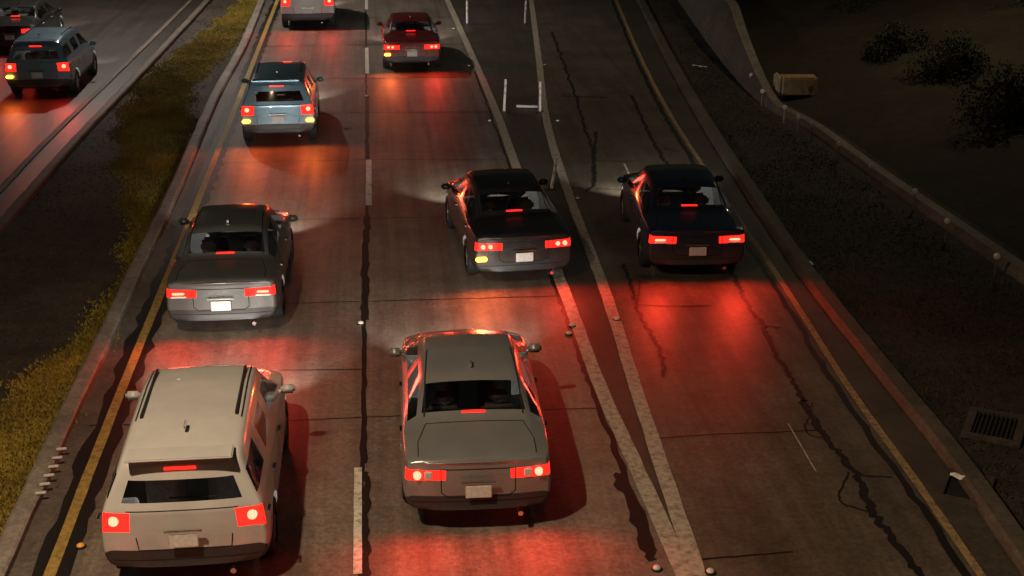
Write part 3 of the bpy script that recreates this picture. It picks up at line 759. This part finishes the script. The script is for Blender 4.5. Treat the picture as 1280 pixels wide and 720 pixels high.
    if kind == 'sedan':
        sp += [([(-.60, h2 + .86, 0), (-.70, h2 + .45, 0), (-.70, h2 + .12, 0)], dn, .012), ([(.60, h2 + .86, 0), (.70, h2 + .45, 0), (.70, h2 + .12, 0)], dn, .012),
               ([(-.60, h2 + .86, 0), (.60, h2 + .86, 0)], dn, .014), ([(-.44, 0, .88), (-.44, 0, .56), (-.36, 0, .50), (.36, 0, .50), (.44, 0, .56), (.44, 0, .88)], fw, .012)]
        sp += [([(-.42, 0, .865), (.42, 0, .865)], fw, .012)]
    else:
        za = S[0][3]; sp += [([(-.52, 0, za - .30), (-.50, 0, .56), (.50, 0, .56), (.52, 0, za - .30)], fw, .013), ([(-.60, 0, za + .02), (.60, 0, za + .02)], fw, .010)]
    sp += [([(-.80, 0, .44), (.80, 0, .44)], fw, .010)]
    sp += [([(-.56, S[D['front'][1]][0] + h2 + .06, 0), (-.66, L / 2 - .32, 0)], dn, .012), ([(.56, S[D['front'][1]][0] + h2 + .06, 0), (.66, L / 2 - .32, 0)], dn, .012)]
    for sx in (-1, 1):
        sd_ = Vector((-sx, 0, 0)); zb_, zt_ = .36, S[5][3] - .03; ym = S[D['side'][0][1]][0] + h2 + .04 if kind == 'sedan' else S[5][0] + h2 + .04
        yr = S[D['side'][0][0]][0] + h2 + .25 if kind == 'sedan' else h2 + 1.15; yf = S[D['front'][1]][0] + h2 - .12
        sp += [([(0, yv, zb_), (0, yv, zt_)], sd_, .014) for yv in (yr, ym, yf)] + [([(0, yr, zb_ + .01), (0, yf, zb_ + .01)], sd_, .012)]
    for q in sp: seams('shut_line', [q])
    for sx in (-1, 1): seams('roof_gutter', [([(sx * wr_ * .93, S[a_][0] + h2 + .02, 0) for a_, wr_ in ((4, S[4][5]), (7, S[7][5]))], dn, .02)])
    bm = bmesh.new(); bbox(bm, (0, {'sedan': -.62, 'hatch': -1.45, 'van': -1.3}[kind], S[5][4] + (.075 if kind == 'sedan' else .06)), (.035, .16, .07), .015)
    from_bm('antenna', bm, M[color], root)
    # seats with headrests behind the glass
    zr0 = .62; yw = S[D['front'][0]][0] + h2
    rows_y = {'sedan': (-.62, .25), 'hatch': (-.95, .05), 'van': (-1.2, .35)}[kind]
    for ri, yy in enumerate(rows_y):
        for sx in (-.36, .36):
            bm = bmesh.new(); top = S[5][4] - (.50 if kind == 'sedan' else .55); bbox(bm, (sx, yy, (top + .4) / 2), (.46, .16, top - .4), .05); bbox(bm, (sx, yy - .02, top + .12), (.26, .10, .17), .04); bbox(bm, (sx, yy, top + .03), (.10, .03, .10), .01)
            from_bm('seat', bm, M['seat'], root, True)
    if kind == 'sedan':
        bm = bmesh.new(); bbox(bm, (0, (S[3][0] + S[5][0]) / 2 + h2 + .1, .90), (1.25, .55, .03), .01); from_bm('parcel_shelf', bm, M['cabin'], root)
    # bulbs glowing behind the lens
    tl = [c for c in root.children if c.name.split('.')[0] == 'tail_lamp']
    for c in tl:
        xs = [v.co for v in c.data.vertices]; cx = sum(v.x for v in xs) / len(xs); cz = sum(v.z for v in xs) / len(xs); ym = min(v.y for v in xs)
        bm = bmesh.new()
        for dx in ((-.055, .075) if kind == 'sedan' else (0,)):
            bcyl(bm, (cx + dx, ym + .05, cz), (cx + dx, ym - .006, cz), .042 if kind == 'sedan' else .06, .036 if kind == 'sedan' else .05, 18)
        if kind == 'sedan':
            bm.free()
            if style == 0:
                for dx in (-.055, .075):
                    bm = bmesh.new(); bcyl(bm, (cx + dx, ym + .05, cz), (cx + dx, ym - .006, cz), .042, .036, 18); from_bm('bulb', bm, M['core'], c)
            elif style == 1:
                bm = bmesh.new(); bbox(bm, (cx, ym + .012, cz), (.20, .04, .035), .012); from_bm('bulb', bm, M['core'], c)
                bm = bmesh.new(); bbox(bm, (cx, ym + .012, cz - .055), (.24, .036, .022), .005); from_bm('reverse_lens', bm, M['plate'], c)
            else:
                sg = 1 if cx > 0 else -1
                bm = bmesh.new(); bcyl(bm, (cx + sg * .05, ym + .05, cz), (cx + sg * .05, ym - .006, cz), .05, .045, 20); from_bm('bulb', bm, M['core'], c)
                bm = bmesh.new(); bbox(bm, (cx - sg * .08, ym + .015, cz), (.09, .04, .10), .01); from_bm('reverse_lens', bm, M['plate'], c)
        else: from_bm('bulb', bm, M['core'], c)
    # lamps' own light
    S0 = S[0]; zl = S0[2] + (S0[3] - S0[2]) * (.62 if kind == 'sedan' else .77); xl = S0[1] * .86
    for sx in (-1, 1):
        l = bpy.data.lights.new('tail_lamp_light', 'SPOT'); l.energy = TAIL_W * tailk; l.color = (1, .045, .02); l.spot_size = R(170); l.spot_blend = .6; l.shadow_soft_size = .22
        lo_ = bpy.data.objects.new('tail_lamp_light', l); C.objects.link(lo_); lo_.parent = root; lo_.location = (sx * xl, -L / 2 - .14, zl)
        lo_.rotation_euler = (R(-62), 0, 0)
        if lit_head:
            l = bpy.data.lights.new('headlamp_light', 'SPOT'); l.energy = HEAD_W; l.color = (1, .93, .82); l.spot_size = R(75); l.spot_blend = .9; l.shadow_soft_size = .06
            lo_ = bpy.data.objects.new('headlamp_light', l); C.objects.link(lo_); lo_.parent = root; lo_.location = (sx * .62, L / 2 + .10, .66)
            lo_.rotation_euler = (R(79), 0, 0)
    if indicator:
        for sx in ((-1, 1) if indicator == 2 else (indicator * 1.0,)):
            bm = bmesh.new(); bbox(bm, (sx * (S0[1] - .06), -L / 2 + .005, zl - (.13 if kind == 'sedan' else .22)), (.20, .09, .075), .02)
            from_bm('indicator_lamp', bm, M['amber'], root)
            l = bpy.data.lights.new('indicator_light', 'SPOT'); l.energy = TAIL_W * .3; l.color = (1, .4, .05); l.spot_size = R(170); l.spot_blend = .6; l.shadow_soft_size = .08
            lo_ = bpy.data.objects.new('indicator_light', l); C.objects.link(lo_); lo_.parent = root; lo_.location = (sx * (S0[1] - .06), -L / 2 - .16, zl - .1)
            lo_.rotation_euler = (R(-62), 0, 0)
    return root
def drive(kind, color, tail, ahead, label, cat, **k):
    """tail = pixel of the lamps' midpoint, ahead = where that midpoint has gone along its path"""
    zl = {'sedan': .72, 'hatch': .87, 'van': .98}[kind]; L = car_tables(kind)[1]['L']
    a, b = G(*tail, zl), G(*ahead, zl); d = (b - a); d.z = 0; d.normalize()
    c = a + d * (L / 2); rz = math.atan2(-d.x, d.y)
    return make_car(kind, color, (c.x, c.y, 0), rz, label, cat, **k)
drive('hatch', 'p_white', (229, 655), (285, 420), 'white hatchback in the left lane nearest the camera, tail lamps lit', 'car', tailk=1.5)
drive('sedan', 'p_grey', (276, 372), (318, 230), 'grey sedan in the left lane between the white hatchback and the pale blue one', 'car', tailk=1.3, style=1)
drive('hatch', 'p_blue', (347, 140), (366, 50), 'pale blue hatchback in the left lane with both amber indicators lit', 'car', indicator=2)
drive('van', 'p_white', (384, 4), (390, -50), 'tall white van at the top edge in the left lane', 'van')
drive('sedan', 'p_silver', (598, 600), (575, 400), 'silver sedan in the middle lane nearest the camera', 'car', tailk=1.5, style=2)
drive('sedan', 'p_dark', (655, 312), (590, 195), 'black sedan crossing the left gore line towards the middle lane, left indicator lit', 'car', indicator=-1, tailk=1.3)
drive('sedan', 'p_red', (515, 62), (507, 10), 'dark red sedan in the middle lane near the top edge, left indicator lit', 'car', indicator=-1)
drive('sedan', 'p_darkblue', (872, 305), (800, 170), 'dark blue sedan alone in the ramp lane on the right', 'car', tailk=1.6, style=1)
drive('hatch', 'p_blue', (46, 86), (126, 18), 'pale blue hatchback on the far carriageway beyond the median', 'car', indicator=-1, group='cars on the far carriageway')
drive('sedan', 'p_dark', (12, 42), (70, 0), 'black sedan in the outer lane at the top left corner', 'car', group='cars on the far carriageway')

# ------------------------------------------------------------ street lamps (their heads hang above the picture)
def street_lamp(x, y, armx, army, hgt, power, label, col=(1, .72, .45), size=R(140)):
    r = empty('street_lamp', (x, y, 0), 0, label, 'street lamp', 'highway street lamps')
    bm = bmesh.new(); bcyl(bm, (0, 0, 0), (0, 0, hgt), .13, .07, 16); from_bm('pole', bm, M['steel'], r)
    bm = bmesh.new(); bcyl(bm, (0, 0, hgt - .3), (armx, army, hgt + .25), .05, .04, 12); from_bm('arm', bm, M['steel'], r)
    bm = bmesh.new(); bbox(bm, (armx, army, hgt + .25), (.5, .35, .16), .05); from_bm('lamp_head', bm, M['steel'], r)
    bm = bmesh.new(); bbox(bm, (armx, army, hgt + .15), (.32, .22, .05), .01); from_bm('lens', bm, emit('lit street lamp lens', col, 20), r)
    l = bpy.data.lights.new('street_lamp_light', 'SPOT'); l.energy = power; l.color = col; l.spot_size = size; l.spot_blend = .6; l.shadow_soft_size = .18
    lo_ = bpy.data.objects.new('street_lamp_light', l); C.objects.link(lo_); lo_.parent = r; lo_.location = (armx, army, hgt + .1)
street_lamp(-14.5, 6, 9, 2.0, 12, LAMP_W, 'tall street lamp on the median, near the overpass')
q = G(-70, 40); street_lamp(q.x, q.y, 6.5, 1, 12, LAMP_W * 1.15, 'tall street lamp beyond the far carriageway, left of the picture', col=(1, .86, .74))
q = G(1340, 110); street_lamp(q.x, q.y, -3.0, 0, 12, LAMP_W * .22, 'added unseen street lamp on the bank, right of the picture', col=(1, .76, .48))  # invented lamp, added to lighten the dark verge and bank
